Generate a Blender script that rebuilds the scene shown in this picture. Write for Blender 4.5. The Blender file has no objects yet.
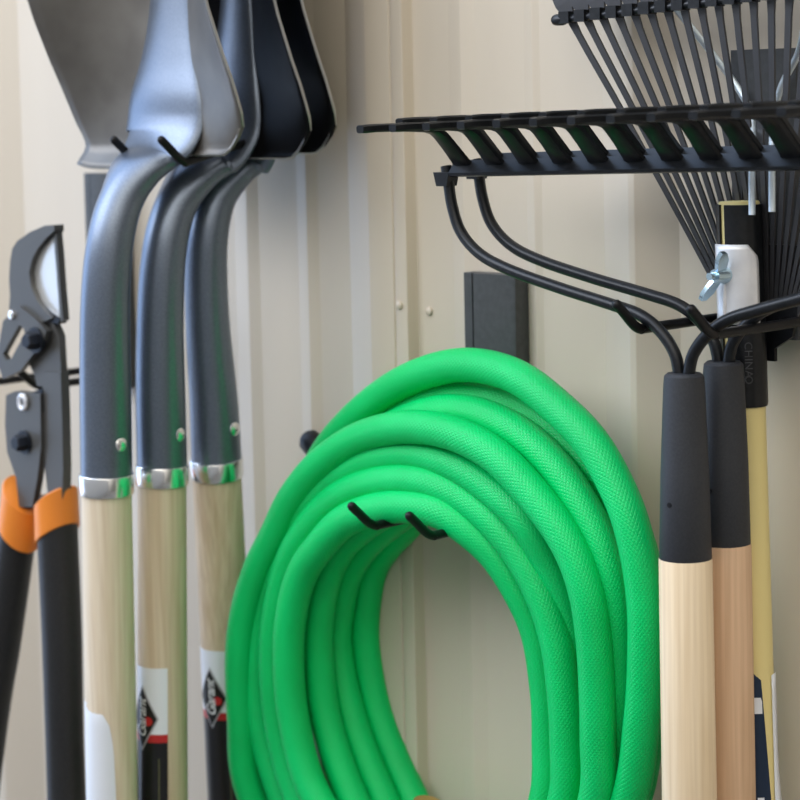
import bpy, bmesh, math, random
from mathutils import Vector, Matrix
random.seed(5)
C = bpy.context.scene.collection
sc = bpy.context.scene
R = math.radians

# ------------------------------------------------------------------ camera
F_PX, PPY = 2200.0, 269.0
CAM = Vector((0.0, -1.13, 1.60))
YAW, PITCH, ROLL = R(45), R(4.5), R(1.25)
fwd = Vector((-math.sin(YAW)*math.cos(PITCH), math.cos(YAW)*math.cos(PITCH), -math.sin(PITCH)))
right = Vector((math.cos(YAW), math.sin(YAW), 0))
up = right.cross(fwd)
# the camera is rolled a little: verticals lean left at the top
r2 = right*math.cos(ROLL) - up*math.sin(ROLL)
u2 = right*math.sin(ROLL) + up*math.cos(ROLL)
cam_d = bpy.data.cameras.new('camera'); cam = bpy.data.objects.new('camera', cam_d); C.objects.link(cam)
M = Matrix.Identity(4)
for i in range(3):
    M[i][0] = r2[i]; M[i][1] = u2[i]; M[i][2] = -fwd[i]; M[i][3] = CAM[i]
cam.matrix_world = M
cam_d.sensor_width = 36; cam_d.lens = 36*F_PX/800; cam_d.shift_y = -(400-PPY)/800
cam_d.clip_start = .05
cam_d.dof.use_dof = True; cam_d.dof.focus_distance = 1.36; cam_d.dof.aperture_fstop = 9
sc.camera = cam

def at(px, py, Y):
    """the point of the plane at distance -Y from the wall that lies on the sight line measured in the photograph"""
    d = fwd + r2*((px-400)/F_PX) + u2*((PPY-py)/F_PX)
    return CAM + d*((Y-CAM.y)/d.y)
def scale_at(px, py, Y):
    d = fwd + r2*((px-400)/F_PX) + u2*((PPY-py)/F_PX)
    return F_PX/((Y-CAM.y)/d.y)

# ------------------------------------------------------------------ materials
def mat(name, col, rough=.5, metal=0., spec=.5, coat=0.):
    m = bpy.data.materials.new(name); m.use_nodes = True
    b = m.node_tree.nodes['Principled BSDF']
    b.inputs['Base Color'].default_value = (*col, 1); b.inputs['Roughness'].default_value = rough
    b.inputs['Metallic'].default_value = metal; b.inputs['Specular IOR Level'].default_value = spec
    b.inputs['Coat Weight'].default_value = coat
    return m
def nodes(m): return m.node_tree.nodes, m.node_tree.links, m.node_tree.nodes['Principled BSDF']
def speckle(m, c1, c2, scale, bump=0., rough=None, stretch=(1,1,1), detail=4, lo=.35, hi=.65, dist=.0006):
    n, l, b = nodes(m)
    tc = n.new('ShaderNodeTexCoord'); mp = n.new('ShaderNodeMapping'); mp.inputs['Scale'].default_value = stretch
    ns = n.new('ShaderNodeTexNoise'); ns.inputs['Scale'].default_value = scale; ns.inputs['Detail'].default_value = detail
    cr = n.new('ShaderNodeValToRGB'); cr.color_ramp.elements[0].position = lo; cr.color_ramp.elements[1].position = hi
    cr.color_ramp.elements[0].color = (*c1, 1); cr.color_ramp.elements[1].color = (*c2, 1)
    l.new(tc.outputs['Object'], mp.inputs[0]); l.new(mp.outputs[0], ns.inputs['Vector'])
    l.new(ns.outputs['Fac'], cr.inputs[0]); l.new(cr.outputs[0], b.inputs['Base Color'])
    if bump:
        bp = n.new('ShaderNodeBump'); bp.inputs['Strength'].default_value = bump; bp.inputs['Distance'].default_value = dist
        l.new(ns.outputs['Fac'], bp.inputs['Height']); l.new(bp.outputs[0], b.inputs['Normal'])
    if rough:
        mr = n.new('ShaderNodeMapRange'); mr.inputs['To Min'].default_value = rough[0]; mr.inputs['To Max'].default_value = rough[1]
        l.new(ns.outputs['Fac'], mr.inputs[0]); l.new(mr.outputs[0], b.inputs['Roughness'])
    return m
def wood(name, c1, c2, c3):
    m = mat(name, c1, .55, spec=.35); n, l, b = nodes(m)
    tc = n.new('ShaderNodeTexCoord'); mp = n.new('ShaderNodeMapping'); mp.inputs['Scale'].default_value = (42, 42, 3.2)
    ns = n.new('ShaderNodeTexNoise'); ns.inputs['Scale'].default_value = 1.0; ns.inputs['Detail'].default_value = 2; ns.inputs['Distortion'].default_value = .6
    wv = n.new('ShaderNodeMath'); wv.operation = 'MULTIPLY'; wv.inputs[1].default_value = 34
    sn = n.new('ShaderNodeMath'); sn.operation = 'SINE'
    cr = n.new('ShaderNodeValToRGB'); e = cr.color_ramp.elements
    e[0].position = 0; e[0].color = (*c1, 1); e[1].position = 1; e[1].color = (*c2, 1)
    mr = n.new('ShaderNodeMapRange'); mr.inputs['From Min'].default_value = -1
    mp2 = n.new('ShaderNodeMapping'); mp2.inputs['Scale'].default_value = (240, 240, 5)
    n2 = n.new('ShaderNodeTexNoise'); n2.inputs['Scale'].default_value = 1.5; n2.inputs['Detail'].default_value = 3
    cr2 = n.new('ShaderNodeValToRGB'); cr2.color_ramp.elements[0].position = .4; cr2.color_ramp.elements[1].position = .75
    cr2.color_ramp.elements[0].color = (0,0,0,1); cr2.color_ramp.elements[1].color = (.55,.55,.55,1)
    mx = n.new('ShaderNodeMix'); mx.data_type = 'RGBA'; mx.inputs['B'].default_value = (*c3, 1)
    l.new(tc.outputs['Object'], mp.inputs[0]); l.new(mp.outputs[0], ns.inputs['Vector'])
    l.new(ns.outputs['Fac'], wv.inputs[0]); l.new(wv.outputs[0], sn.inputs[0]); l.new(sn.outputs[0], mr.inputs[0]); l.new(mr.outputs[0], cr.inputs[0])
    l.new(tc.outputs['Object'], mp2.inputs[0]); l.new(mp2.outputs[0], n2.inputs['Vector']); l.new(n2.outputs['Fac'], cr2.inputs[0])
    l.new(cr2.outputs[0], mx.inputs['Factor']); l.new(cr.outputs[0], mx.inputs['A']); l.new(mx.outputs['Result'], b.inputs['Base Color'])
    return m
m_wall = speckle(mat('painted_steel_siding', (.6,.56,.49), .45), (.56,.485,.385), (.59,.515,.41), 3, stretch=(6,6,.5), lo=.3, hi=.7)
m_floor = speckle(mat('concrete', (.3,.28,.26), .9), (.20,.19,.175), (.27,.255,.235), 6, bump=.3, dist=.002)
m_steel = speckle(mat('graphite_steel', (.12,.13,.15), .4, .75), (.145,.175,.228), (.190,.222,.275), 900, bump=.12, rough=(.29,.40), dist=.0002)
m_blade = speckle(mat('graphite_blade', (.12,.12,.13), .42, .55), (.130,.120,.107), (.165,.154,.138), 35, bump=.08, rough=(.38,.5), dist=.0003)
m_blade_shade = speckle(mat('shade_dark_blade', (.02,.02,.022), .34, 0, .12), (.004,.004,.005), (.008,.008,.009), 60, bump=.1, rough=(.42,.55), dist=.0003)  # rear blades: near-black base stands in for the front shovel's shade
m_edge = mat('worn_edge', (.55,.54,.52), .35, .8)
m_chrome = mat('chrome', (.90,.90,.90), .22, 1)
m_zinc = speckle(mat('zinc_plate', (.75,.78,.82), .2, .55), (.86,.86,.88), (.95,.95,.96), 70, rough=(.28,.5))
m_brace = mat('bright_wire', (.80,.90,.96), .3, .75)
m_bluezinc = mat('blue_zinc', (.58,.76,.88), .22, .9)
m_black = speckle(mat('black_enamel', (.012,.013,.016), .32, spec=.34), (.004,.005,.006), (.008,.009,.011), 300, bump=.05, rough=(.27,.4), dist=.0002)
m_hook = speckle(mat('black_powder_coat', (.008,.008,.009), .42, spec=.3), (.003,.003,.0035), (.006,.006,.007), 500, bump=.08, dist=.0002)
m_rail = speckle(mat('grey_black_rail', (.03,.033,.037), .5), (.045,.048,.050), (.058,.061,.064), 200)
m_tine = mat('blackened_spring_steel', (.060,.061,.066), .38, .3)
m_rubber = speckle(mat('dark_rubber', (.02,.022,.027), .6), (.019,.021,.026), (.027,.029,.034), 700, bump=.12, dist=.0002)
m_plate = mat('grey_lopper_steel', (.095,.092,.086), .42, .4)
m_grip = speckle(mat('black_grip', (.012,.012,.013), .5), (.010,.010,.011), (.016,.016,.017), 500, bump=.08, dist=.0002)
m_orange = mat('orange_plastic', (.80,.24,.025), .42)
m_silver = mat('bare_blade', (.82,.82,.80), .3, .7)
m_bolt = mat('dark_bolt', (.018,.021,.028), .3, .5)
m_woodA = wood('maple', (.80,.685,.52), (.76,.635,.465), (.60,.46,.31))
m_woodB = wood('ash', (.70,.58,.42), (.64,.51,.355), (.46,.34,.21))
m_woodC = wood('pale_ash', (.80,.645,.44), (.755,.59,.385), (.58,.42,.25))
m_woodD = wood('pink_ash', (.66,.44,.275), (.60,.39,.235), (.45,.28,.16))
m_yellow = mat('yellow_fibreglass', (.80,.67,.29), .4, spec=.5)
m_white = mat('label_white', (.80,.83,.88), .4)
m_lblack = mat('label_black', (.008,.008,.009), .3)
m_lred = mat('label_red', (.50,.02,.02), .4)
m_navy = mat('label_navy', (.004,.018,.05), .4)
m_grey = mat('label_grey', (.45,.45,.47), .4)
m_olive = mat('label_olive', (.14,.14,.06), .5)
m_brass = mat('brass', (.70,.47,.16), .28, 1)
# hose vinyl with its woven jacket showing as fine relief
m_hose = mat('green_vinyl', (.0,.50,.11), .36, spec=.24, coat=.06)
n, l, b = nodes(m_hose)
b.inputs['Coat Roughness'].default_value = .25
b.inputs['Subsurface Weight'].default_value = .0
uv = n.new('ShaderNodeUVMap'); sp = n.new('ShaderNodeSeparateXYZ'); l.new(uv.outputs[0], sp.inputs[0])
def mth(op, a, bb):
    q = n.new('ShaderNodeMath'); q.operation = op
    for i, v in enumerate((a, bb)):
        if v is None: continue
        if isinstance(v, (int, float)): q.inputs[i].default_value = v
        else: l.new(v, q.inputs[i])
    return q.outputs[0]
K1, K2 = 900.0, 2*math.pi*13
w1 = mth('SINE', mth('ADD', mth('MULTIPLY', sp.outputs[0], K1), mth('MULTIPLY', sp.outputs[1], K2)), None)
w2 = mth('SINE', mth('SUBTRACT', mth('MULTIPLY', sp.outputs[0], K1), mth('MULTIPLY', sp.outputs[1], K2)), None)
hgt = mth('MINIMUM', mth('ABSOLUTE', w1, None), mth('ABSOLUTE', w2, None))
bp = n.new('ShaderNodeBump'); bp.inputs['Strength'].default_value = .75; bp.inputs['Distance'].default_value = .0003
l.new(hgt, bp.inputs['Height']); l.new(bp.outputs[0], b.inputs['Normal']); l.new(bp.outputs[0], b.inputs['Coat Normal'])
nz = n.new('ShaderNodeTexNoise'); nz.inputs['Scale'].default_value = 14; tc = n.new('ShaderNodeTexCoord'); l.new(tc.outputs['Object'], nz.inputs['Vector'])
cr = n.new('ShaderNodeValToRGB'); cr.color_ramp.elements[0].position = .3; cr.color_ramp.elements[1].position = .7
cr.color_ramp.elements[0].color = (.0,.50,.115,1); cr.color_ramp.elements[1].color = (.0,.59,.145,1)
l.new(nz.outputs['Fac'], cr.inputs[0]); l.new(cr.outputs[0], b.inputs['Base Color'])

m_front = mat('shade_wall_boards', (.56,.60,.67), .6)  # boards of the added wall that shades the siding
FRONT_H = 2.10
# ------------------------------------------------------------------ building helpers
def link(name, me, m, parent=None, smooth=True, origin=None):
    """one mesh object; world-space vertices become local to the parent empty"""
    o = bpy.data.objects.new(name, me); C.objects.link(o)
    if origin is None and parent is not None: origin = abs_loc(parent)
    if origin is not None: me.transform(Matrix.Translation(-Vector(origin)))
    if parent is not None: o.parent = parent
    elif origin is not None: o.location = origin
    me.materials.append(m)
    if smooth:
        for p in me.polygons: p.use_smooth = True
        try: me.set_sharp_from_angle(angle=R(40))
        except Exception: pass
    me.update()
    return o
def abs_loc(o):
    v = Vector((0,0,0))
    while o is not None: v += o.location; o = o.parent
    return v
def bm_link(name, bm, m, parent=None, smooth=True, origin=None):
    bmesh.ops.recalc_face_normals(bm, faces=bm.faces)
    me = bpy.data.meshes.new(name); bm.to_mesh(me); bm.free()
    return link(name, me, m, parent, smooth, origin)
def tag(o, label, cat, group=None):
    o['label'] = label; o['category'] = cat
    if group: o['group'] = group
def thing(name, loc, label, cat, group=None):
    o = bpy.data.objects.new(name, None); C.objects.link(o); o.location = loc; o.empty_display_size = .05
    tag(o, label, cat, group); return o
def catmull(P, n=10, closed=False):
    out = []; N = len(P)
    for i in range(N-1):
        p0 = P[max(i-1,0)]; p1 = P[i]; p2 = P[i+1]; p3 = P[min(i+2,N-1)]
        for k in range(n):
            t = k/n
            out.append(.5*((2*p1)+(p2-p0)*t+(2*p0-5*p1+4*p2-p3)*t*t+(3*p1-p0-3*p2+p3)*t**3))
    out.append(P[-1].copy()); return out
def interp(xs, ys, x):
    if x <= xs[0]: return ys[0]
    for i in range(len(xs)-1):
        if x <= xs[i+1]:
            t = (x-xs[i])/(xs[i+1]-xs[i]); return ys[i]+(ys[i+1]-ys[i])*t
    return ys[-1]
def sm(xs, ys, x):
    if x <= xs[0]: return ys[0]
    for i in range(len(xs)-1):
        if x <= xs[i+1]:
            t = (x-xs[i])/(xs[i+1]-xs[i]); t = t*t*(3-2*t); return ys[i]+(ys[i+1]-ys[i])*t
    return ys[-1]
def add_tube(bm, P, rad, seg=14, caps=True, uv=False, round_end=False):
    """sweep a circle along P with parallel transport; rad is a number or a list"""
    N = len(P); rads = [rad]*N if isinstance(rad, (int, float)) else list(rad)
    P = [Vector(p) for p in P]
    if round_end:
        for side in (0, 1):
            a, b_ = (P[0], P[1]) if side == 0 else (P[-1], P[-2])
            r = rads[0] if side == 0 else rads[-1]; d = (a-b_).normalized()
            ext = [(a+d*r*.5, r*.86), (a+d*r*.86, r*.5), (a+d*r, r*.08)]
            if side == 0: P = [e[0] for e in reversed(ext)]+P; rads = [e[1] for e in reversed(ext)]+rads
            else: P = P+[e[0] for e in ext]; rads = rads+[e[1] for e in ext]
        N = len(P)
    T = []
    for i in range(N):
        t = P[min(i+1,N-1)]-P[max(i-1,0)]; T.append(t.normalized())
    nrm = T[0].orthogonal().normalized(); rings = []; L = 0; Ls = []
    ul = bm.loops.layers.uv.verify() if uv else None
    for i in range(N):
        if i:
            q = T[i-1].rotation_difference(T[i]); nrm = q @ nrm; L += (P[i]-P[i-1]).length
        Ls.append(L); nrm = (nrm - T[i]*nrm.dot(T[i])).normalized(); bi = T[i].cross(nrm)
        rings.append([bm.verts.new(P[i]+(nrm*math.cos(2*math.pi*k/seg)+bi*math.sin(2*math.pi*k/seg))*rads[i]) for k in range(seg)])
    for i in range(N-1):
        for k in range(seg):
            f = bm.faces.new((rings[i][k], rings[i][(k+1)%seg], rings[i+1][(k+1)%seg], rings[i+1][k]))
            if uv:
                for lp, (a, c) in zip(f.loops, ((i,k),(i,k+1),(i+1,k+1),(i+1,k))): lp[ul].uv = (Ls[a], c/seg)
    if caps:
        bm.faces.new(list(reversed(rings[0]))); bm.faces.new(rings[-1])
def tube(name, P, rad, m, parent, seg=14, **k):
    bm = bmesh.new(); add_tube(bm, P, rad, seg, **k); return bm_link(name, bm, m, parent)
def add_prism(bm, P2, fn, a, b_):
    """polygon P2 mapped by fn(u, v, w), extruded from w=a to w=b"""
    v0 = [bm.verts.new(fn(u, v, a)) for u, v in P2]; v1 = [bm.verts.new(fn(u, v, b_)) for u, v in P2]
    n_ = len(P2)
    bm.faces.new(v0); bm.faces.new(list(reversed(v1)))
    for i in range(n_): bm.faces.new((v0[i], v1[i], v1[(i+1)%n_], v0[(i+1)%n_]))
def bevel(bm, w, seg=2, ang=35):
    es = [e for e in bm.edges if len(e.link_faces) == 2 and e.calc_face_angle(0) > R(ang)]
    bmesh.ops.bevel(bm, geom=es, offset=w, segments=seg, affect='EDGES', profile=.5, clamp_overlap=True)
def lathe(bm, P, axis_pts, radii, seg=28): add_tube(bm, axis_pts, radii, seg)

# ------------------------------------------------------------------ setting
# siding: breakpoints of the rolled profile, (photo column at row 200, height of the sheet in m)
prof = [(-46,0),(-24,.014),(-16,.014),(24,0),(120,0),(128,.0025),(140,0),(234,0),(246,.003),(258,0),(297,0),(306,.0022),(318,0),
        (349,0),(368,.010),(392,.010),(393.2,.0085),(394.4,.010),(405,.010),(416,0),(452,0),(463,.0030),(478,0),(527,0),(534,.0022),(542,0),
        (604,0),(628,.015),(634,.015),(679,0),(840,0)]
XY = [(at(p, 200, -h).x, -h) for p, h in prof]
pitch_w = XY[-4][0]-XY[13][0]+.01
def rib(x): return [(x,0),(x+.040,-.015),(x+.045,-.015),(x+.070,0)]
left_ext, x = [], XY[0][0]-.26
while x > -4.2: left_ext = rib(x)+left_ext; x -= .26
right_ext, x = [], XY[-1][0]+.14
while x < 1.2: right_ext += rib(x); x += .26
XY = [(-4.5,0)]+left_ext+XY+right_ext+[(1.5,0)]
bm = bmesh.new()
lo = [bm.verts.new((x, y, 0)) for x, y in XY]; hi = [bm.verts.new((x, y, 2.7)) for x, y in XY]
blo = [bm.verts.new((x, y+.004, 0)) for x, y in XY]; bhi = [bm.verts.new((x, y+.004, 2.7)) for x, y in XY]
for i in range(len(XY)-1):
    bm.faces.new((lo[i], lo[i+1], hi[i+1], hi[i])); bm.faces.new((blo[i], bhi[i], bhi[i+1], blo[i+1]))
    bm.faces.new((lo[i], blo[i], blo[i+1], lo[i+1])); bm.faces.new((hi[i], hi[i+1], bhi[i+1], bhi[i]))
bm.faces.new((lo[0], hi[0], bhi[0], blo[0])); bm.faces.new((lo[-1], blo[-1], bhi[-1], hi[-1]))
bvl = [e for e in bm.edges if abs(e.verts[0].co.x-e.verts[1].co.x) < 1e-6 and abs(e.verts[0].co.z-e.verts[1].co.z) > 1]
bmesh.ops.bevel(bm, geom=bvl, offset=.0022, segments=3, affect='EDGES', profile=.5, clamp_overlap=True)
wall = bm_link('wall_back', bm, m_wall); wall['kind'] = 'structure'
for px, py in ((400,305), (430,311)):                                    # two small siding screws
    Y = -.010 if px < 410 else -.0
    p = at(px, py, Y); bm = bmesh.new(); add_tube(bm, [p+Vector((0,.001,0)), p+Vector((0,-.0018,0)), p+Vector((0,-.0026,0))], [.0030,.0030,.0018], 12)
    bm_link('siding_screw', bm, m_wall, wall)
bm = bmesh.new()
for x0, x1, y0, y1, z0, z1 in ((-4.5, 1.5, -4, .3, -.06, 0),):
    add_prism(bm, [(x0,y0),(x1,y0),(x1,y1),(x0,y1)], lambda u,v,w: Vector((u,v,w)), z0, z1)
fl = bm_link('floor', bm, m_floor, smooth=False); fl['kind'] = 'structure'

# unseen boarded wall added behind the viewer to keep low light off the siding
bm = bmesh.new(); x = -3.6
while x < 1.5:
    add_prism(bm, [(x,-1.66),(x+.138,-1.66),(x+.138,-1.64),(x,-1.64)], lambda u,v,w: Vector((u,v,w)), 0, FRONT_H); x += .14
wf = bm_link('added_shade_wall', bm, m_front, smooth=False); wf['kind'] = 'structure'

# ------------------------------------------------------------------ hooks
RAIL_H, RAIL_D, HALF = .178, .014, .0272
def make_hook(px, py, label, reach=.104, spread=HALF, rise=.0, climb=.0, low=.012):
    """px, py: midpoint between the two elbows"""
    e = at(px, py, -reach); base = Vector((e.x, 0, e.z))
    t = thing('tool_hook', base, label, 'hook', 'double prong hooks on the siding')
    bm = bmesh.new()
    sec = [(-.0255,0),(-.0255,-.0115),(-.0245,-.0125),(-.0172,-.0125),(-.0165,-.0105),(-.0150,-.0105),(-.0143,-RAIL_D),(.0215,-RAIL_D),(.0238,-.0128),(.0245,-.010),(.0245,0)]
    add_prism(bm, sec, lambda u,v,w: base+Vector((u,v-.0005,w)), climb-low, climb+RAIL_H-low)
    bm_link('rail', bm, m_rail, t)
    for s in (-1, 1):
        P = [Vector((s*.012,-.011,climb)), Vector((s*.016,-.017,climb)), Vector((s*(spread-.004),-.0185,climb)), Vector((s*spread,-.024,climb*.95)), Vector((s*spread,-reach+.010,climb*.08)),
             Vector((s*spread,-reach+.002,.0)), Vector((s*spread,-reach-.005,.0035)), Vector((s*spread,-reach-.013,.0105)), Vector((s*spread,-reach-.020,.0165))]
        tube('prong', catmull([base+p for p in P], 6), .0031, m_hook, t, 12, round_end=True)
    return t, base

make_hook(18, 384, 'black double prong hook holding the loppers, its rail behind the first shovel')
make_hook(160, 162, 'black double prong hook under the shovel blades', reach=.124, climb=.022, low=.004)
make_hook(402, 531, 'black double prong hook carrying the coiled green hose')
make_hook(675, 332, 'black double prong hook holding up the bow rakes', spread=.0275)

# ------------------------------------------------------------------ shovels
def wrap_fn(axis, rad, a0):
    """(arc length s, height z, lift) -> point on a round handle; s = 0 faces the camera, positive to its right"""
    def f(s, z, lift):
        c = axis(z); r = rad(z)+lift; a = a0+s/rad(z)
        return Vector((c.x+r*math.cos(a), c.y+r*math.sin(a), z))
    return f
def rows_patch(bm, f, z0, z1, lf, rf, lift, nz=16, ns=10):
    g = []
    for i in range(nz+1):
        z = z0+(z1-z0)*i/nz; a, b_ = lf(z), rf(z)
        g.append([bm.verts.new(f(a+(b_-a)*j/ns, z, lift)) for j in range(ns+1)])
    for i in range(nz):
        for j in range(ns):
            bm.faces.new((g[i][j], g[i][j+1], g[i+1][j+1], g[i+1][j]))
def text_mesh(body, size, shear=0., space=1., bold=0.):
    cu = bpy.data.curves.new('text', 'FONT'); cu.body = body; cu.size = size; cu.shear = shear; cu.space_character = space; cu.offset = bold
    cu.align_x = 'CENTER'; cu.align_y = 'CENTER'; cu.resolution_u = 3
    o = bpy.data.objects.new('text', cu); C.objects.link(o)
    bpy.context.view_layer.update(); dg = bpy.context.evaluated_depsgraph_get()
    me = bpy.data.meshes.new_from_object(o.evaluated_get(dg)); bpy.data.objects.remove(o); bpy.data.curves.remove(cu)
    bm = bmesh.new(); bm.from_mesh(me); bpy.data.meshes.remove(me)
    bmesh.ops.triangulate(bm, faces=bm.faces)
    return bm
def cam_angle(c): return math.atan2(CAM.y-c.y, CAM.x-c.x)

def make_shovel(lab, shoulder_px, Ys, neck, collar, handle_end, woodm, bladem, frog=1.0, dish=1.0, edge_w=1.065):
    """neck: list of (px, py, Y, half width, half thickness) bottom to top up to the shoulder"""
    S = at(shoulder_px[0], shoulder_px[1], Ys)
    t = thing('shovel', S, lab, 'shovel', 'shovels hung blades up on one hook')
    # blade: dished plate with its forward-turned steps
    bm = bmesh.new(); nu = 28
    rows = [(-.0135,-.0135,.083),(-.0095,-.0100,.0835),(-.004,-.0045,.084),(.001,-.0012,.0845),(.005,-.0001,.085),(.010,0,.086),(.02,0,.0885),(.035,0,.090)]
    z = .05
    while z < .26: rows.append((z, 0, .0905)); z += .016
    rows += [(.262,0,.086),(.276,0,.074),(.288,0,.056),(.297,0,.034),(.302,0,.012)]
    g = []
    for zi, (z, fo, hw) in enumerate(rows):
        spine = sm([0,.05,.12,.30],[0,.006,.011,.013], z)
        c = interp([-.02,0,.01,.02,.10,.13,.16,.2,.3],[.001,.003,.0065,.0115,.0535,.065,.070,.070,.055], z)*dish
        r = []
        for j in range(nu+1):
            u = -1+2*j/nu
            
            zz = z
            if z < .03: zz = z + .024*(max(0, abs(u)-.74)/.26)**2*(.03-z)/.045*(1 if u > 0 else .12)
            if z < 0 and u > -.1: zz += -z*.72*min(1, (u+.1)*4)
            r.append(bm.verts.new(S+Vector((u*hw*edge_w, spine-c*(1.04 if u < 0 else .92)*abs(u)**1.7+fo*min(1,(abs(u)*4)**2)*(1 if u < 0 else .25), zz))))
        g.append(r)
    for i in range(len(g)-1):
        for j in range(nu): bm.faces.new((g[i][j], g[i][j+1], g[i+1][j+1], g[i+1][j]))
    bl = bm_link('blade', bm, bladem, t)
    so = bl.modifiers.new('thickness', 'SOLIDIFY'); so.thickness = .0021; so.offset = 0; bl.data.materials.append(m_edge); so.material_offset_rim = 1
    # socket and frog ridge
    path = []
    for px, py, Y, a, b_ in neck: path.append((at(px, py, Y), a, b_))
    for dz, dy, a, b_ in ((.009,-.0045,.0415,.0085),(.022,-.001,.0430,.0075),(.04,.0005,.0405,.0070),(.065,.004,.033,.0064),(.10,.0075,.0255,.0060),(.16,.010,.016,.0045),(.22,.0110,.006,.0020)):
        path.append((S+Vector((0,dy,dz)), a*frog, b_))
    P = [p[0] for p in path]; prm = [Vector((p[1],p[2],0)) for p in path]
    PP = catmull(P, 6); RR = catmull(prm, 6)
    bm = bmesh.new(); rings = []; seg = 26
    for i, p in enumerate(PP):
        T = (PP[min(i+1,len(PP)-1)]-PP[max(i-1,0)]).normalized()
        ex = Vector((1,0,0)); ex = (ex-T*ex.dot(T)).normalized(); en = T.cross(ex)
        rings.append([bm.verts.new(p+ex*RR[i].x*math.cos(2*math.pi*k/seg)+en*RR[i].y*math.sin(2*math.pi*k/seg)) for k in range(seg)])
    for i in range(len(rings)-1):
        for k in range(seg): bm.faces.new((rings[i][k], rings[i][(k+1)%seg], rings[i+1][(k+1)%seg], rings[i+1][k]))
    bm.faces.new(rings[0]); bm.faces.new(rings[-1])
    bm_link('socket', bm, m_steel, t)
    # collar, rivet, handle
    c0 = at(*collar); ce = at(*handle_end); r0 = neck[0][3]
    dirv = (ce-c0).normalized()
    h0 = r0*.97
    tip = c0+dirv*((c0.z-.28)/-dirv.z)
    HP = [c0-dirv*.005, c0+dirv*.0, c0+dirv*.15, c0+dirv*.30, tip-dirv*.02, tip-dirv*.006, tip]
    tube('handle', HP, [h0, h0, h0*1.02, h0*1.04, h0*.98, h0*.86, h0*.6], woodm, t, 28)
    k = r0*1.06
    tube('collar', [c0-dirv*.0085, c0-dirv*.0080, c0+dirv*.0055, c0+dirv*.0060], [k*.985, k, k, k*.985], m_chrome, t, 32)
    axis = lambda z: c0+dirv*((c0.z-z)/-dirv.z)
    rad = lambda z: h0*interp([c0.z-.30, c0.z-.15, c0.z],[1.04,1.02,1.0], z)
    return t, S, axis, rad, c0, r0

def rivet(t, px, py, Y, ang_off, r0, axis_c):
    a = cam_angle(axis_c)+ang_off; d = Vector((math.cos(a), math.sin(a), 0)); p = axis_c+d*(r0-.0006)
    bm = bmesh.new(); add_tube(bm, [p-d*.002, p+d*.0006, p+d*.0016, p+d*.0023], [.0052,.0050,.0037,.0010], 16)
    bm_link('rivet', bm, m_chrome, t)

def emblem_label(t, axis, rad, yz, s0, s1, sd, diamond, ztop, zred0, zred1, hw=.0135):
    """the paper label: white head, red stripe, black body, diamond badge with slanted lettering and a red disc"""
    zc = axis(ztop); a0 = cam_angle(axis(ztop)); f = wrap_fn(axis, rad, a0)
    bm = bmesh.new(); rows_patch(bm, f, zred0, ztop, lambda z: s0, lambda z: s1, .0004); lb = bm_link('label', bm, m_white, t)
    bm = bmesh.new(); rows_patch(bm, f, zred1, zred0, lambda z: s0, lambda z: s1, .0004, 3); bm_link('label_stripe', bm, m_lred, lb)
    bm = bmesh.new(); rows_patch(bm, f, zred1-.26, zred1, lambda z: s0, lambda z: s1, .0004, 20); bm_link('label_body', bm, m_lblack, lb)
    zt, zb = diamond; zm = (zt+zb)/2; h = (zt-zb)/2
    for nm, m, k, lift in (('badge_border', m_grey, 1.0, .0007), ('badge', m_lblack, .90, .0010)):
        bm = bmesh.new(); rows_patch(bm, f, zm-h*k, zm+h*k, lambda z: sd-hw*k*(1-abs(z-zm)/(h*k)), lambda z: sd+hw*k*(1-abs(z-zm)/(h*k)), lift, 16, 8); bm_link(nm, bm, m, lb)
    rc = .0035; zr = zm-.002; sr = sd+hw*.42
    bm = bmesh.new(); rows_patch(bm, f, zr-rc*.999, zr+rc*.999, lambda z: sr-math.sqrt(max(0,rc*rc-(z-zr)**2)), lambda z: sr+math.sqrt(max(0,rc*rc-(z-zr)**2)), .0013, 12, 6); bm_link('badge_disc', bm, m_lred, lb)
    bm = text_mesh('Garant', .0115, .35, .92, .00012)
    for v in bm.verts:                                                   # runs up the handle
        v.co = f(sd+.0005-v.co.y, zm+v.co.x*.98, .0016)
    bm_link('lettering', bm, mat_letter, lb, smooth=False)
    bm = bmesh.new(); rows_patch(bm, f, zred1-.25, zred1-.012, lambda z: s1-.0068, lambda z: s1-.0060, .0007, 20, 2); bm_link('fine_print', bm, m_olive, lb)
mat_letter = mat('label_letter', (.78,.78,.78), .4)

# first shovel (nearest the viewer)
Y1 = -.112
def off(Ys, sx, px_list):
    return px_list
def neck_pts(pts, Ysh, shx, k=.00100):
    """each neck point's distance from the wall follows from how far it stands out from the shoulder"""
    return [(px, py, Ysh-(shx-px - (py-152)*.0)*k, a, b_) for px, py, a, b_ in pts]
n1 = neck_pts([(106.5,476,.0188,.0188),(105.5,400,.0186,.0186),(105,320,.0182,.0178),(107.5,265,.0180,.0168),(113.5,225,.0180,.0158),(123,196,.0186,.0148),(135,173,.0258,.0135),(149,158,.0335,.0112)], Y1, 163)
sh1, S1, ax1, rd1, c1, r1 = make_shovel('nearest shovel with pale grained handle, white plain label and grey blade in front', (167,150), Y1, n1, (106.5,485,n1[0][2]), (112.5,800,n1[0][2]+.004), m_woodA, m_blade)
p = at(106.5,442,n1[0][2]); rivet(sh1, 0, 0, 0, R(34), r1, p)
Y2 = -.058
n2 = neck_pts([(162,468,.0186,.0186),(160.5,400,.0184,.0184),(160,330,.0178,.0172),(162,275,.0174,.0164),(167,235,.0172,.0156),(177,203,.0178,.0146),(192,178,.0245,.0132),(210,160,.0330,.012)], Y2, 225, .00100)
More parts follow.
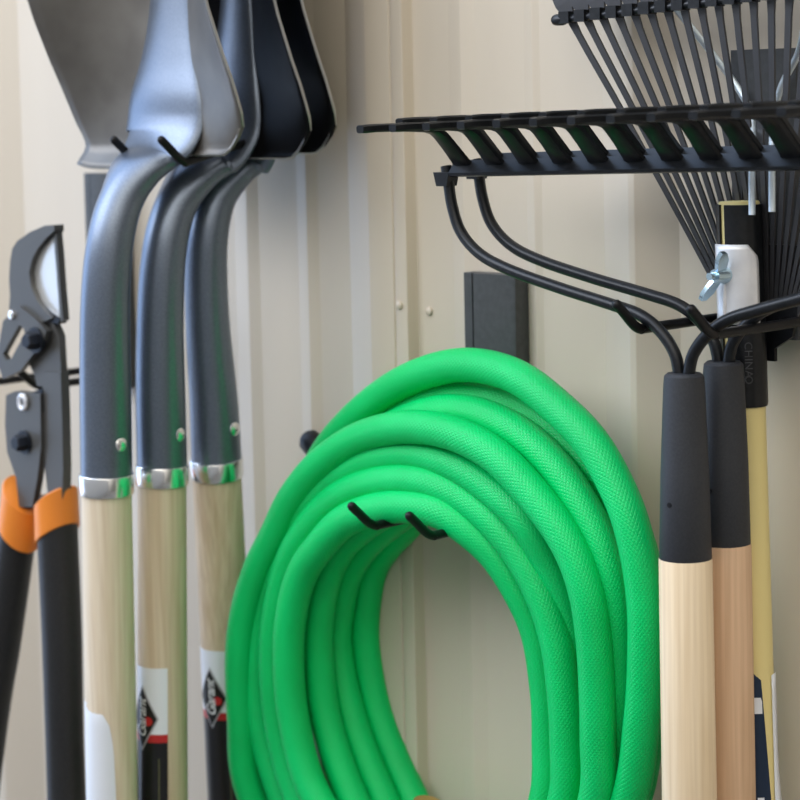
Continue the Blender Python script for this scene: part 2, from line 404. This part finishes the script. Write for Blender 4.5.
sh2, S2, ax2, rd2, c2, r2_ = make_shovel('middle shovel of the three, its handle labelled with black diamond badge and red stripe', (233,153), Y2, n2, (162,476,n2[0][2]), (163,800,n2[0][2]-.002), m_woodB, m_blade_shade, .76)
p = at(162,433,n2[0][2]); rivet(sh2, 0, 0, 0, R(48), r2_, p)
Y3 = -.034
n3 = neck_pts([(216.5,460,.0192,.0192),(213.5,400,.0184,.0184),(208,330,.0172,.0166),(206,275,.0166,.0158),(207.5,235,.0164,.0150),(215,200,.0172,.0140),(228,175,.0235,.0130),(241,159,.0310,.012)], Y3, 250, .00100)
sh3, S3, ax3, rd3, c3, r3 = make_shovel('shovel hung closest to the siding, blade coloured dark for shade, its label half hidden by the hose', (258,148), Y3, n3, (216.5,468,n3[0][2]), (233,800,-.036), m_woodB, m_blade_shade, .76)
p = at(216.5,427,n3[0][2]); rivet(sh3, 0, 0, 0, R(46), r3, p)

def z_on(axis, py, px, Y): return at(px, py, Y).z
# plain white label of the first shovel
a0 = cam_angle(ax1(c1.z-.2)); f = wrap_fn(ax1, rd1, a0)
zt = at(110,705,n1[0][2]).z
bm = bmesh.new()
rows_patch(bm, f, zt-.30, zt+.004, lambda z: -.034, lambda z: interp([zt-.10, zt-.03, zt-.012, zt-.004, zt, zt+.004],[.0035,.0015,-.001,-.005,-.011,-.022], z), .0004, 40, 10)
bm_link('label', bm, m_white, sh1)
z = lambda py, px, Y: at(px, py, Y).z
emblem_label(sh2, ax2, rd2, None, -.034, .0035, -.0165, (z(677,157,n2[0][2]), z(742,157,n2[0][2])), z(660,157,n2[0][2]), z(725,157,n2[0][2]), z(733,157,n2[0][2]))
emblem_label(sh3, ax3, rd3, None, -.034, .0055, -.0135, (z(669,220,n3[0][2]), z(733,220,n3[0][2])), z(652,220,n3[0][2]), z(716,220,n3[0][2]), z(724,220,n3[0][2]))

# ------------------------------------------------------------------ loppers
YL = -.138
LB = at(30, 384, YL)
lop = thing('loppers', LB, 'pair of garden loppers with grey jaws, black grips and orange collars', 'loppers')
def plate(name, pts, y0, y1, m, parent, bev=.0008, hole=None):
    bm = bmesh.new(); W = [(at(px, py, YL+y0).x, at(px, py, YL+y0).z) for px, py in pts]
    add_prism(bm, W, lambda u,v,w: Vector((u, w, v)), YL+y0, YL+y1)
    if bev: bevel(bm, bev, 2)
    return bm_link(name, bm, m, parent)
def strip(name, inner, outer, y0, y1, m, parent):
    """flat plate between two polylines of equal length (for shapes with a slot)"""
    bm = bmesh.new(); n_ = len(inner); V = []
    for w in (YL+y0, YL+y1):
        V.append([[bm.verts.new(Vector((at(px,py,YL+y0).x, w, at(px,py,YL+y0).z))) for px, py in L] for L in (inner, outer)])
    for i in range(n_):
        j = (i+1) % n_
        bm.faces.new((V[0][0][i], V[0][0][j], V[0][1][j], V[0][1][i])); bm.faces.new((V[1][0][i], V[1][1][i], V[1][1][j], V[1][0][j]))
        bm.faces.new((V[0][0][i], V[1][0][i], V[1][0][j], V[0][0][j])); bm.faces.new((V[0][1][i], V[0][1][j], V[1][1][j], V[1][1][i]))
    return bm_link(name, bm, m, parent)
plate('hook_jaw', [(54,225),(45,225.5),(30,232),(17,241),(12,249),(10,262),(9,280),(10,296),(9,309),(22,318),(44,322),(52,318),(44,310),(37,301),(31,287),(29,273),(32,259),(38,248),(47,237),(54,231)], -.006, .003, m_plate, lop, .0022)
plate('hook_bevel', [(55,226),(50,227),(42,236),(33,246),(28,258),(25,272),(26,287),(31,301),(38,311),(47,322),(58,324),(60,318),(50,312),(41,304),(35,294),(31,281),(31,268),(35,256),(42,247),(52,236),(56,231)], -.0035, .004, m_bolt, lop, .001)
plate('cutting_blade', [(53,232),(48,240),(36,255),(32,270),(33,284),(38,297),(46,308),(57,320),(59,322),(60.5,316),(57,282),(55.5,255)], -.001, .0025, m_silver, lop, .0004)
plate('blade_spine', [(53,226),(55.5,228),(58,256),(60,285),(63,320),(60,322),(57.5,285),(55,255)], -.003, .003, m_plate, lop, .0004)
plate('body_plate', [(19,307),(32,309),(45,311),(53,322),(59,336),(61,372),(60,385),(46,387),(37,386),(34,374),(28,362),(27,340),(24,322)], -.002, .004, m_plate, lop)
strip('lever_plate', [(19,325),(23,328),(25,333),(18,346),(11,359),(6,360),(3,354),(10,341)], [(19,306),(34,318),(46,331),(44,340),(20,371),(3,379),(-4,360),(3,321)], -.009, -.004, m_plate, lop)
def bolt(name, px, py, r, y0, m, parent, h=.006, hexa=True, ring=None):
    p = at(px, py, YL+y0); P = [Vector((p.x, YL+y0+.002, p.z)), Vector((p.x, YL+y0, p.z)), Vector((p.x, YL+y0-h*.8, p.z)), Vector((p.x, YL+y0-h, p.z))]
    bm = bmesh.new(); add_tube(bm, P, [r, r, r*.96, r*.75], 6 if hexa else 18)
    if ring: add_tube(bm, [P[1]+Vector((0,.002,0)), P[1]-Vector((0,.0015,0))], ring, 20)
    return bm_link(name, bm, m, parent)
bolt('bolt', 36, 340, .0072, -.009, m_bolt, lop, .010, ring=.0100)
bolt('rivet', 12.5, 315, .0035, -.009, m_chrome, lop, .002, False)
plate('right_arm', [(43,372),(60.5,372),(61,387),(62,420),(63,470),(62,506),(49,506),(45,470),(42,430)], -.004, .004, m_plate, lop)
plate('left_arm', [(6,395),(16,391),(40,394),(41,446),(37,480),(32,507),(19,507),(16,478),(7,452),(5,425)], -.007, -.001, m_plate, lop)
plate('stop_pad', [(28,393),(42,389),(43,412),(30,412)], -.005, .005, m_bolt, lop)
# washer as a ring
p = at(22.5, 402, YL-.0085); bm = bmesh.new()
add_tube(bm, [Vector((p.x+.0042*math.cos(a), YL-.0085, p.z+.0052*math.sin(a))) for a in [i*2*math.pi/24 for i in range(25)]], .0017, 8, caps=False)
bm_link('washer', bm, m_zinc, lop)
bolt('bolt', 25, 442, .0068, -.007, m_bolt, lop, .010, ring=.0092)
def grip(axis, rads, name):
    P = [at(px, py, YL+.002) for px, py in axis]
    return tube(name, catmull(P, 6), [v.x for v in catmull([Vector((r,0,0)) for r in rads], 6)], m_grip, lop, 24)
grip([(23,500),(20,520),(15,552),(3,640),(-14,760),(-60,1130),(-64,1160)], [.0115,.0145,.0150,.0148,.0140,.0165,.011], 'grip')
grip([(56,495),(57,514),(58,545),(62,640),(66,780),(80,1140),(81,1170)], [.0125,.0155,.0158,.0156,.0150,.0170,.011], 'grip')
def collar(name, axis, tilt, r, h):
    """orange sleeve with slanting rims"""
    a, b_ = [at(px, py, YL+.002) for px, py in axis]; T = (b_-a).normalized(); ex = Vector((0,1,0)).cross(T).normalized(); ey = T.cross(ex)
    bm = bmesh.new(); seg = 32; rings = []
    for k, rr in ((0,r*.93),(.03,r),(.5,r*1.02),(.97,r*1.03),(1,r*.95)):
        rings.append([bm.verts.new(a+(b_-a)*k+ex*rr*math.cos(2*math.pi*q/seg)+ey*rr*math.sin(2*math.pi*q/seg)+T*h*tilt*math.cos(2*math.pi*q/seg)*(1.0)) for q in range(seg)])
    for i in range(4):
        for q in range(seg): bm.faces.new((rings[i][q], rings[i][(q+1)%seg], rings[i+1][(q+1)%seg], rings[i+1][q]))
    bm.faces.new(rings[0]); bm.faces.new(rings[-1])
    return bm_link(name, bm, m_orange, lop)
collar('collar', ((23,494),(19.5,534)), -1, .0166, .0105)
collar('collar', ((56,497),(57.5,535)), 1, .0170, .0105)

# ------------------------------------------------------------------ garden hose
loops = [
 # seven turns from the siding outwards: (column, row, plane)
 [(480,885,-.030),(440,850,-.022),(409,790,-.016),(380,720,-.0150),(366,650,-.0150),(367,600,-.015),(376,562,-.017),(402,530,-.026),(440,498,-.030),(490,503,-.030),(550,560,-.028),(588,640,-.026),(592,720,-.028),(575,810,-.030),(530,880,-.034)],
 [(455,890,-.040),(410,850,-.038),(379,790,-.036),(352,720,-.036),(337,650,-.036),(340,605,-.036),(350,568,-.037),(378,533,-.042),(430,500,-.048),(480,507,-.048),(535,560,-.046),(570,640,-.043),(577,720,-.043),(560,810,-.045),(510,880,-.050)],
 [(440,892,-.058),(385,855,-.058),(349,790,-.058),(325,715,-.058),(318,650,-.058),(320,610,-.058),(329,570,-.058),(352,535,-.062),(405,504,-.068),(460,514,-.066),(515,560,-.062),(550,640,-.056),(559,720,-.056),(545,810,-.058),(490,880,-.066)],
 [(420,888,-.078),(360,855,-.080),(313,790,-.083),(293,715,-.084),(288.5,650,-.084),(293,605,-.084),(303,572,-.084),(319,548,-.085),(345,521,-.086),(385,507.5,-.086),(428,508.5,-.085),(456,521,-.083),(493,552,-.076),(520,592,-.070),(538,634,-.065),(547,690,-.062),(549,740,-.060),(546,800,-.062),(520,862,-.066),(460,898,-.072)],
 [(395,905,-.072),(335,865,-.072),(296,790,-.074),(278,715,-.076),(274,650,-.077),(279,605,-.077),(288,568,-.077),(303,537,-.077),(330,505,-.075),(364,486,-.077),(405,480,-.079),(442,487,-.079),(483,512,-.078),(516,548,-.077),(541,592,-.076),(557,640,-.075),(564,690,-.075),(567,740,-.075),(565,800,-.075),(535,872,-.074),(470,915,-.070)],
 [(385,925,-.066),(320,870,-.062),(281,790,-.066),(261,715,-.068),(258,650,-.068),(264,605,-.068),(277,568,-.069),(293,530,-.069),(318,494,-.070),(354,468,-.070),(402,454,-.073),(446,461,-.076),(488,485,-.079),(525,521,-.080),(550,565,-.072),(568,620,-.066),(576,690,-.064),(578,740,-.064),(576,800,-.064),(550,878,-.074),(470,928,-.066)],
 [(370,940,-.056),(300,880,-.050),(250,790,-.072),(242,715,-.076),(240.5,650,-.078),(247,605,-.078),(260,565,-.078),(275,535,-.077),(293,498,-.077),(322,463,-.077),(360,438,-.076),(405,427,-.082),(452,433,-.086),(497,457,-.089),(538,500,-.092),(569,545,-.093),(586,590,-.093),(594,640,-.092),(597,690,-.091),(598,740,-.090),(596,800,-.088),(565,885,-.080),(480,940,-.066)],
 [(370,955,-.045),(310,885,-.036),(282,790,-.030),(268,715,-.027),(266,650,-.027),(272,600,-.028),(290,545,-.034),(325,487,-.042),(370,442,-.052),(420,416,-.060),(467,412,-.066),(512,429,-.070),(552,463,-.074),(585,511,-.077),(607,562,-.078),(617,620,-.076),(620,690,-.074),(618,740,-.072),(607,800,-.070),(570,895,-.064),(480,955,-.050)],
 [(390,960,-.034),(330,890,-.026),(300,790,-.022),(286,715,-.020),(284,650,-.020),(290,600,-.022),(308,540,-.028),(343,474,-.036),(385,428,-.042),(425,402,-.046),(462,394,-.048),(507,402,-.050),(552,429,-.052),(591,466,-.053),(622,507,-.053),(640,552,-.052),(649,610,-.050),(649,690,-.048),(644,750,-.048),(630,810,-.046),(590,895,-.042),(490,965,-.036)],
 [(400,955,-.030),(330,890,-.024),(284,790,-.026),(268,715,-.028),(264,650,-.030),(270,590,-.032),(292,522,-.036),(322,459,-.042),(352,421,-.048),(390,390,-.054),(430,371,-.060),(472,365,-.066),(517,377,-.072),(556,406,-.078),(591,442,-.083),(616,485,-.086),(633,530,-.088),(644,590,-.088),(646,650,-.088),(642,720,-.086),(629,800,-.082),(590,872,-.074),(520,930,-.062),(460,935,-.054),(422,905,-.050),(416,862,-.048)]]
HB = at(402, 509, -.05)
hose = thing('garden_hose', HB, 'coiled bright green garden hose hanging on a black hook', 'hose')
ctrl = [at(px, py, Y) for L in loops for px, py, Y in L]
bm = bmesh.new(); add_tube(bm, catmull(ctrl, 10), .0116, 20, uv=True)
bm_link('coiled_tube', bm, m_hose, hose)
a, b_ = at(416,864,-.048), at(429,803,-.046); T = b_-a
tube('brass_coupling', [a, a+T*.3, a+T*.32, a+T*.8, a+T*.82, b_], [.0125,.0125,.0138,.0138,.0112,.0112], m_brass, hose, 20)
a, b_ = at(340,470,-.0150), at(306,437,-.0150); T = b_-a
tube('end_sleeve', [a, a+T*.75, a+T*.92, b_], [.0095,.0095,.0088,.0060], m_hook, hose, 20)

# ------------------------------------------------------------------ bow rakes
YR = -.100
F1t, F1b = at(684, 373, YR), at(685.5, 559, YR)
def build_bow_rake(woodm, lab):
    t = thing('bow_rake', F1t, lab, 'rake', 'bow rakes hung heads up')
    d = (at(689.5, 800, YR)-F1b).normalized(); end = F1b+d*((F1b.z-.22)/-d.z)
    tube('handle', [F1b-d*.004, F1b, F1b+d*.15, end-d*.02, end-d*.006, end], [.0140,.0160,.0165,.0160,.014,.009], woodm, t, 28)
    ax = F1t-F1b
    tube('ferrule', [F1b, F1b+ax*.004, F1b+ax*.45, F1b+ax*.93, F1b+ax*.985, F1t], [.0154,.0157,.0145,.0124,.0118,.0100], m_rubber, t, 28)
    p = F1b+ax*.31; a = cam_angle(p)-R(38); dv = Vector((math.cos(a), math.sin(a), 0))
    tube('pin', [p+dv*.0135, p+dv*.0152], .0016, m_hook, t, 10)
    # toothed head
    hl = at(441, 166, YR); hx = F1t.x; half = hx-hl.x; tilt = .024
    e = Vector((1,0,tilt)).normalized(); hc = hl+Vector((half,0,half*tilt)); n_t = 14
    tipL, tipR = at(364,133,YR-.088), at(785,110,YR-.088); pitch = (tipR.x-tipL.x)/11.0
    outv = Vector((0,-1,0)); upv = Vector((0,0,1))
    hd_len = pitch*(n_t-1); zoff = hl.z
    bm = bmesh.new()
    x0 = tipL.x+.0; 
    def bp(x): return Vector((x, YR, hl.z+(x-hl.x)*tilt))
    xa, xb = x0-.008, x0+hd_len+.008
    add_prism(bm, [(.0035,-.0015),(.0050,.0010),(.0035,.0030),(.0010,.0035),(-.0055,-.0045),(-.0050,-.0065),(-.0030,-.0072)], lambda u,v,w: bp(w)-outv*u+upv*v, xa, xb)
    head = bm_link('head_bar', bm, m_black, t)
    prof_t = [(-.002,-.003,.0090,.0020),(.002,.0008,.0070,.0022),(.012,.0105,.0060,.0024),(.020,.0178,.0058,.0024),(.0255,.0212,.0052,.0025),(.031,.0226,.0046,.0026),(.040,.0232,.0042,.0026),(.062,.0240,.0039,.0026),(.080,.0240,.0037,.0026),(.090,.0236,.0036,.0026),(.0915,.0235,.0030,.0022)]
    for k in range(n_t):
        bm = bmesh.new(); c = bp(x0+pitch*k); rings = []
        for i, (o_, u_, w_, h_) in enumerate(prof_t):
            o2, u2_ = prof_t[min(i+1,len(prof_t)-1)][:2]; o1, u1 = prof_t[max(i-1,0)][:2]
            T = (outv*(o2-o1)+upv*(u2_-u1)).normalized(); N = e.cross(T).normalized()
            q = c+outv*o_+upv*(u_+.002)
            rings.append([bm.verts.new(q+e*a_*w_+N*b2*h_) for a_, b2 in ((-1,-.6),(-.7,-1),(.7,-1),(1,-.6),(1,.6),(.7,1),(-.7,1),(-1,.6))])
        for i in range(len(rings)-1):
            for q in range(8): bm.faces.new((rings[i][q], rings[i][(q+1)%8], rings[i+1][(q+1)%8], rings[i+1][q]))
        bm.faces.new(rings[0]); bm.faces.new(rings[-1])
        bm_link('tooth', bm, m_black, t)
    # bow rods, left one traced, right one its mirror image
    Lp = [(446,166),(448,178),(452,205),(461,232),(480,254),(510,270),(560,288),(610,304),(640,315),(660,331),(674,352),(679,373),(680,392)]
    W = [at(px, py, YR) for px, py in Lp]
    tube('bow_rod', catmull(W, 8), .0037, m_black, t, 14)
    mid = F1t.x
    Rr = [Vector((2*mid-w.x, w.y+.000, w.z)) for w in W]
    for q in range(len(Rr)):
        lift = interp([mid+.02, mid+.25],[0,.018], Rr[q].x); Rr[q].z += lift
    tube('bow_rod', catmull(Rr, 8), .0037, m_black, t, 14)
    for px_, s in ((at(446,166,YR).x, 1), (Rr[0].x, -1)):
        q = bp(px_); bm = bmesh.new()
        add_prism(bm, [(-.007,-.004),(.007,-.004),(.0045,-.013),(-.0045,-.013)], lambda u,v,w: q+Vector((u, w, v)), -.005, .005); bevel(bm, .001)
        bm_link('weld', bm, m_black, t)
    return t
rake1 = build_bow_rake(m_woodC, 'front bow rake with pale wood handle, its black toothed head uppermost over the hose')
rake2 = rake1.copy(); C.objects.link(rake2)
for ch in list(rake1.children):
    c_ = ch.copy(); C.objects.link(c_); c_.parent = rake2
    if c_.name.startswith('handle'):
        c_.data = c_.data.copy(); c_.data.materials.clear(); c_.data.materials.append(m_woodD)
tgt = at(725.5, 363, -.064)
rake2.location = Vector((tgt.x-.0015, tgt.y, tgt.z+.001)); rake2.rotation_euler.z = .050
rake2['label'] = 'rear bow rake with pinkish wood handle, tucked behind the front rake'

# ------------------------------------------------------------------ leaf rake
YF = -.034
def fa(py): return at(interp([200,405,800],[739,745,757], py), py, YF)
lr = thing('leaf_rake', fa(405), 'fan shaped black leaf rake with yellow handle behind the bow rakes', 'rake')
d = (fa(800)-fa(405)).normalized(); e0 = fa(800); end = e0+d*((e0.z-.20)/-d.z)
tube('handle', [fa(201), fa(203), fa(405), fa(800), end-d*.01, end], [.0118,.0126,.0126,.0126,.0126,.010], m_yellow, lr, 28)
# split ferrule: open sleeve round the handle
bm = bmesh.new(); ca = cam_angle(fa(300)); seg = 34; gap = ca-R(50); rings = []
rows_ = [(204,.0140),(206,.0142),(300,.0142),(402,.0142),(405,.0138)]
for py, r in rows_:
    c = fa(py); rings.append([])
    for rr in (r, r-.0014):
        rings[-1] += [bm.verts.new(c+Vector((rr*math.cos(gap+R(9)+R(342)*(k/seg)), rr*math.sin(gap+R(9)+R(342)*(k/seg)), 0))) for k in (range(seg+1) if rr == r else range(seg, -1, -1))]
nn = len(rings[0])
for i in range(len(rings)-1):
    for k in range(nn): bm.faces.new((rings[i][k], rings[i][(k+1)%nn], rings[i+1][(k+1)%nn], rings[i+1][k]))
for r_ in (rings[0], rings[-1]):
    for k in range(seg): bm.faces.new((r_[k], r_[k+1], r_[nn-2-k], r_[nn-1-k]))
bm_link('ferrule', bm, m_black, lr)
# collar clamp of the fan: silver bracket wrapped on the near side
bm = bmesh.new(); f = wrap_fn(lambda z: fa(250)+ (fa(330)-fa(250))*((fa(250).z-z)/(fa(250).z-fa(330).z)), lambda z: .0146, ca)
zt, zb = fa(243).z, fa(322).z
rows_patch(bm, f, zb, zt, lambda z: -.0175, lambda z: .0105-max(0,(z-(zt-.008)))*.8, .0006, 14, 14)
br = bm_link('bracket', bm, m_zinc, lr); so = br.modifiers.new('thickness','SOLIDIFY'); so.thickness = .0012; so.offset = 1
# wing nut on its bolt
wd = Vector((math.cos(ca-R(38)), math.sin(ca-R(38)), 0)); wp = fa(273)+wd*.0150; sx = Vector((-wd.y, wd.x, 0))
bm = bmesh.new(); add_tube(bm, [wp-wd*.002, wp+wd*.004, wp+wd*.011], [.0058,.0050,.0040], 16); add_tube(bm, [wp+wd*.010, wp+wd*.016], .0023, 10)
for s in (-1, 1):
    dirw = (Vector((0,0,1))*s*.80+sx*s*.45+wd*.35).normalized(); q = wp+wd*.006
    side = dirw.cross(wd).normalized()
    add_prism(bm, [(-.0042,.001),(.0042,.001),(.0054,.013),(.0026,.0180),(-.0026,.0180),(-.0054,.013)], lambda u,v,w: q+side*w+wd*u*.9+dirw*v, -.0014, .0014)
bm_link('wing_nut', bm, m_bluezinc, lr)
tube('bolt_shank', [wp-Vector((0,0,.006))+wd*.001, wp-Vector((0,0,.02))+wd*.002, wp-Vector((0,0,.034))+wd*.001], .0012, m_zinc, lr, 8)
# back plate that carries the tines
c = fa(330); bm = bmesh.new()
add_prism(bm, [(-.012,-.020),(.013,-.020),(.013,-.012),(.026,-.004),(.034,.030),(.034,.052),(-.014,.052)], lambda u,v,w: c+Vector((u,w,v)), .0145, .0175); bevel(bm, .0006)
bm_link('tine_plate', bm, m_black, lr)
# tines
NT = 20; half_w = (fa(20).x-at(571,27,-.046).x); cx = fa(20).x
zbar = at(640, 15, -.046).z; zb0 = fa(335).z
tilt_f = .050
def bar_pt(x): return Vector((x, -.046, at(571,19,-.046).z+(x-at(571,19,-.046).x)*tilt_f))
base_c = fa(335)
for k in range(NT):
    u = -1+2*k/(NT-1); top = bar_pt(cx+u*half_w); bot = Vector((base_c.x+.004+u*.019, YF+.0175, zb0))
    dr = (top-bot)
    ext = top+Vector((u*.018, -.004, .045)); ext2 = top+Vector((u*.026,-.022,.068))
    P = catmull([bot, bot+dr*.35+Vector((0,.0015,0)), bot+dr*.7+Vector((0,.001,0)), top, ext, ext2], 5)
    bm = bmesh.new(); rings = []
    for i, p in enumerate(P):
        T = (P[min(i+1,len(P)-1)]-P[max(i-1,0)]).normalized(); fr = Vector((0,-1,0)); fr = (fr-T*fr.dot(T)).normalized(); sd = T.cross(fr)
        hw = interp([0,8,14.8,16.2,26],[.0011,.0018,.0022,.0078,.0074], i); th = .0009
        rings.append([bm.verts.new(p+sd*a_*hw+fr*b2*th) for a_, b2 in ((-1,-1),(1,-1),(1,1),(-1,1))])
    for i in range(len(rings)-1):
        for q in range(4): bm.faces.new((rings[i][q], rings[i][(q+1)%4], rings[i+1][(q+1)%4], rings[i+1][q]))
    bm.faces.new(rings[0]); bm.faces.new(rings[-1])
    bm_link('tine', bm, m_tine, lr, smooth=False)
# cross rod with its clips
A, B = bar_pt(cx-half_w-.006)+Vector((0,-.004,0)), bar_pt(cx+half_w+.006)+Vector((0,-.004,0))
tube('cross_rod', [A, B], .0026, m_black, lr, 12, round_end=True)
for P_ in (A, B): tube('rod_end', [P_-Vector((.0026,0,0)), P_+Vector((.0026,0,0))], .0038, m_black, lr, 14, round_end=True)
for k in range(NT):
    u = -1+2*k/(NT-1); p = bar_pt(cx+u*half_w)+Vector((0,-.003,.0005)); bm = bmesh.new()
    add_prism(bm, [(-.0042,-.0034),(.0042,-.0034),(.0042,.0042),(-.0042,.0042)], lambda a_,b2,w: p+Vector((a_, w, b2)), -.0045, .004); bevel(bm, .0008, 1)
    bm_link('clip', bm, m_black, lr)
# galvanised spring brace: two wires rising from the ferrule and parting to the cross rod
for L in ([(752,215),(752,180),(752,150),(752,118),(744,98),(722,66),(690,24)], [(772,212),(772,180),(772,155),(774,118),(782,85),(800,48),(822,10)]):
    P = [at(px, py, -.018) for px, py in L]
    P = [at(px, py, interp([0,110,150,230],[-.030,-.019,-.046,-.052], py)) for px, py in L]
    P[-1] = bar_pt(P[-1].x)+Vector((0,.003,0)); tube('spring_brace', catmull(P, 8), .0022, m_brace, lr, 10)
# maker's country cast into the ferrule, reading downwards
bm = text_mesh('CHINA', .0068, 0, 1.05)
fz = wrap_fn(lambda z: fa(300)+(fa(400)-fa(300))*((fa(300).z-z)/(fa(300).z-fa(400).z)), lambda z: .0142, cam_angle(fa(360)))
zc = fa(357).z
for v in bm.verts: v.co = fz(.0028+v.co.y, zc-v.co.x, .0004)
bm_link('lettering', bm, m_tine, lr, smooth=False)
bm = bmesh.new(); zr = fa(377).z
add_tube(bm, [fz(.0028+.0021*math.cos(a), zr+.0021*math.sin(a), .0002) for a in [i*2*math.pi/16 for i in range(17)]], .0004, 6, caps=False)
bm_link('cast_ring', bm, m_tine, lr)
# navy label on the yellow handle
fh = wrap_fn(lambda z: fa(405)+(fa(800)-fa(405))*((fa(405).z-z)/(fa(405).z-fa(800).z)), lambda z: .0126, cam_angle(fa(700)))
zt = fa(665).z; k_ = lambda py: fa(py).z
bm = bmesh.new(); rows_patch(bm, fh, zt-.25, zt, lambda z: -.0185, lambda z: interp([zt-.25,zt-.085,zt-.003,zt-.001,zt],[.0115,.0095,.0045,.003,-.002], z), .0004, 40, 8); lb = bm_link('label', bm, m_navy, lr)
bm = bmesh.new(); rows_patch(bm, fh, k_(708), k_(692), lambda z: -.008, lambda z: .0036+.0012*(1 if z < k_(696) else .4), .0007, 4, 6); bm_link('label_mark', bm, m_white, lb)
bm = bmesh.new(); rows_patch(bm, fh, k_(850), k_(791), lambda z: .0005, lambda z: .0045, .0007, 8, 4); bm_link('label_mark', bm, m_white, lb)
bm = bmesh.new(); g = []
for i in range(14):                                                      # paper edge of the label standing off the handle
    py = 672+i*16; s = .0165; lift = .0003+.004*max(0, (i-5)/9)**1.4
    z_ = fa(py).z; g.append([bm.verts.new(fh(.0125, z_, .0006)), bm.verts.new(fh(s+.001, z_, lift)), bm.verts.new(fh(s+.004, z_, lift*1.6+.0005))])
for i in range(13):
    for j in range(2): bm.faces.new((g[i][j], g[i][j+1], g[i+1][j+1], g[i+1][j]))
pe = bm_link('label_edge', bm, m_white, lb); so = pe.modifiers.new('thickness','SOLIDIFY'); so.thickness = .0003

# ------------------------------------------------------------------ light: open sky to the left, soft sun through thin cloud
w = bpy.data.worlds.new('sky'); sc.world = w; w.use_nodes = True
n, l = w.node_tree.nodes, w.node_tree.links
bg = n['Background']; tc = n.new('ShaderNodeTexCoord'); nv = n.new('ShaderNodeVectorMath'); nv.operation = 'NORMALIZE'
dt = n.new('ShaderNodeVectorMath'); dt.operation = 'DOT_PRODUCT'; dt.inputs[1].default_value = Vector((-.45,-.80,.40)).normalized()
mr = n.new('ShaderNodeMapRange'); mr.inputs['From Min'].default_value = -1
cr = n.new('ShaderNodeValToRGB'); el = cr.color_ramp.elements
el[0].position = 0; el[0].color = (.03,.03,.03,1); el[1].position = 1; el[1].color = (1.20,1.20,1.20,1)
for p_, c_ in ((.35,.05),(.52,.32),(.75,.98)):
    q = el.new(p_); q.color = (c_,c_,c_,1)
# clear blue to the left, hazy white elsewhere
d2 = n.new('ShaderNodeVectorMath'); d2.operation = 'DOT_PRODUCT'; d2.inputs[1].default_value = Vector((-.80,-.45,.40)).normalized()
c2 = n.new('ShaderNodeValToRGB'); e2 = c2.color_ramp.elements
e2[0].position = .30; e2[0].color = (1.0,.95,.86,1); e2[1].position = .92; e2[1].color = (.46,.66,1.02,1)
mu = n.new('ShaderNodeMix'); mu.data_type = 'RGBA'; mu.blend_type = 'MULTIPLY'; mu.inputs['Factor'].default_value = 1
l.new(nv.outputs[0], d2.inputs[0]); l.new(d2.outputs['Value'], c2.inputs[0])
l.new(cr.outputs[0], mu.inputs['A']); l.new(c2.outputs[0], mu.inputs['B'])
l.new(tc.outputs['Generated'], nv.inputs[0]); l.new(nv.outputs[0], dt.inputs[0]); l.new(dt.outputs['Value'], mr.inputs[0])
l.new(mr.outputs[0], cr.inputs[0]); l.new(mu.outputs['Result'], bg.inputs['Color']); bg.inputs['Strength'].default_value = 1.9
sd = bpy.data.lights.new('sun', 'SUN'); sd.energy = 1.3; sd.angle = R(45); sd.color = (1,.955,.88)
so = bpy.data.objects.new('sun', sd); C.objects.link(so)
so.rotation_euler = (-Vector((-.55,-.70,.48))).to_track_quat('-Z','Y').to_euler()
sc.view_settings.view_transform = 'Standard'; sc.view_settings.look = 'None'; sc.view_settings.gamma = 1.0
sc.view_settings.use_curve_mapping = False; sc.view_settings.exposure = 0.60
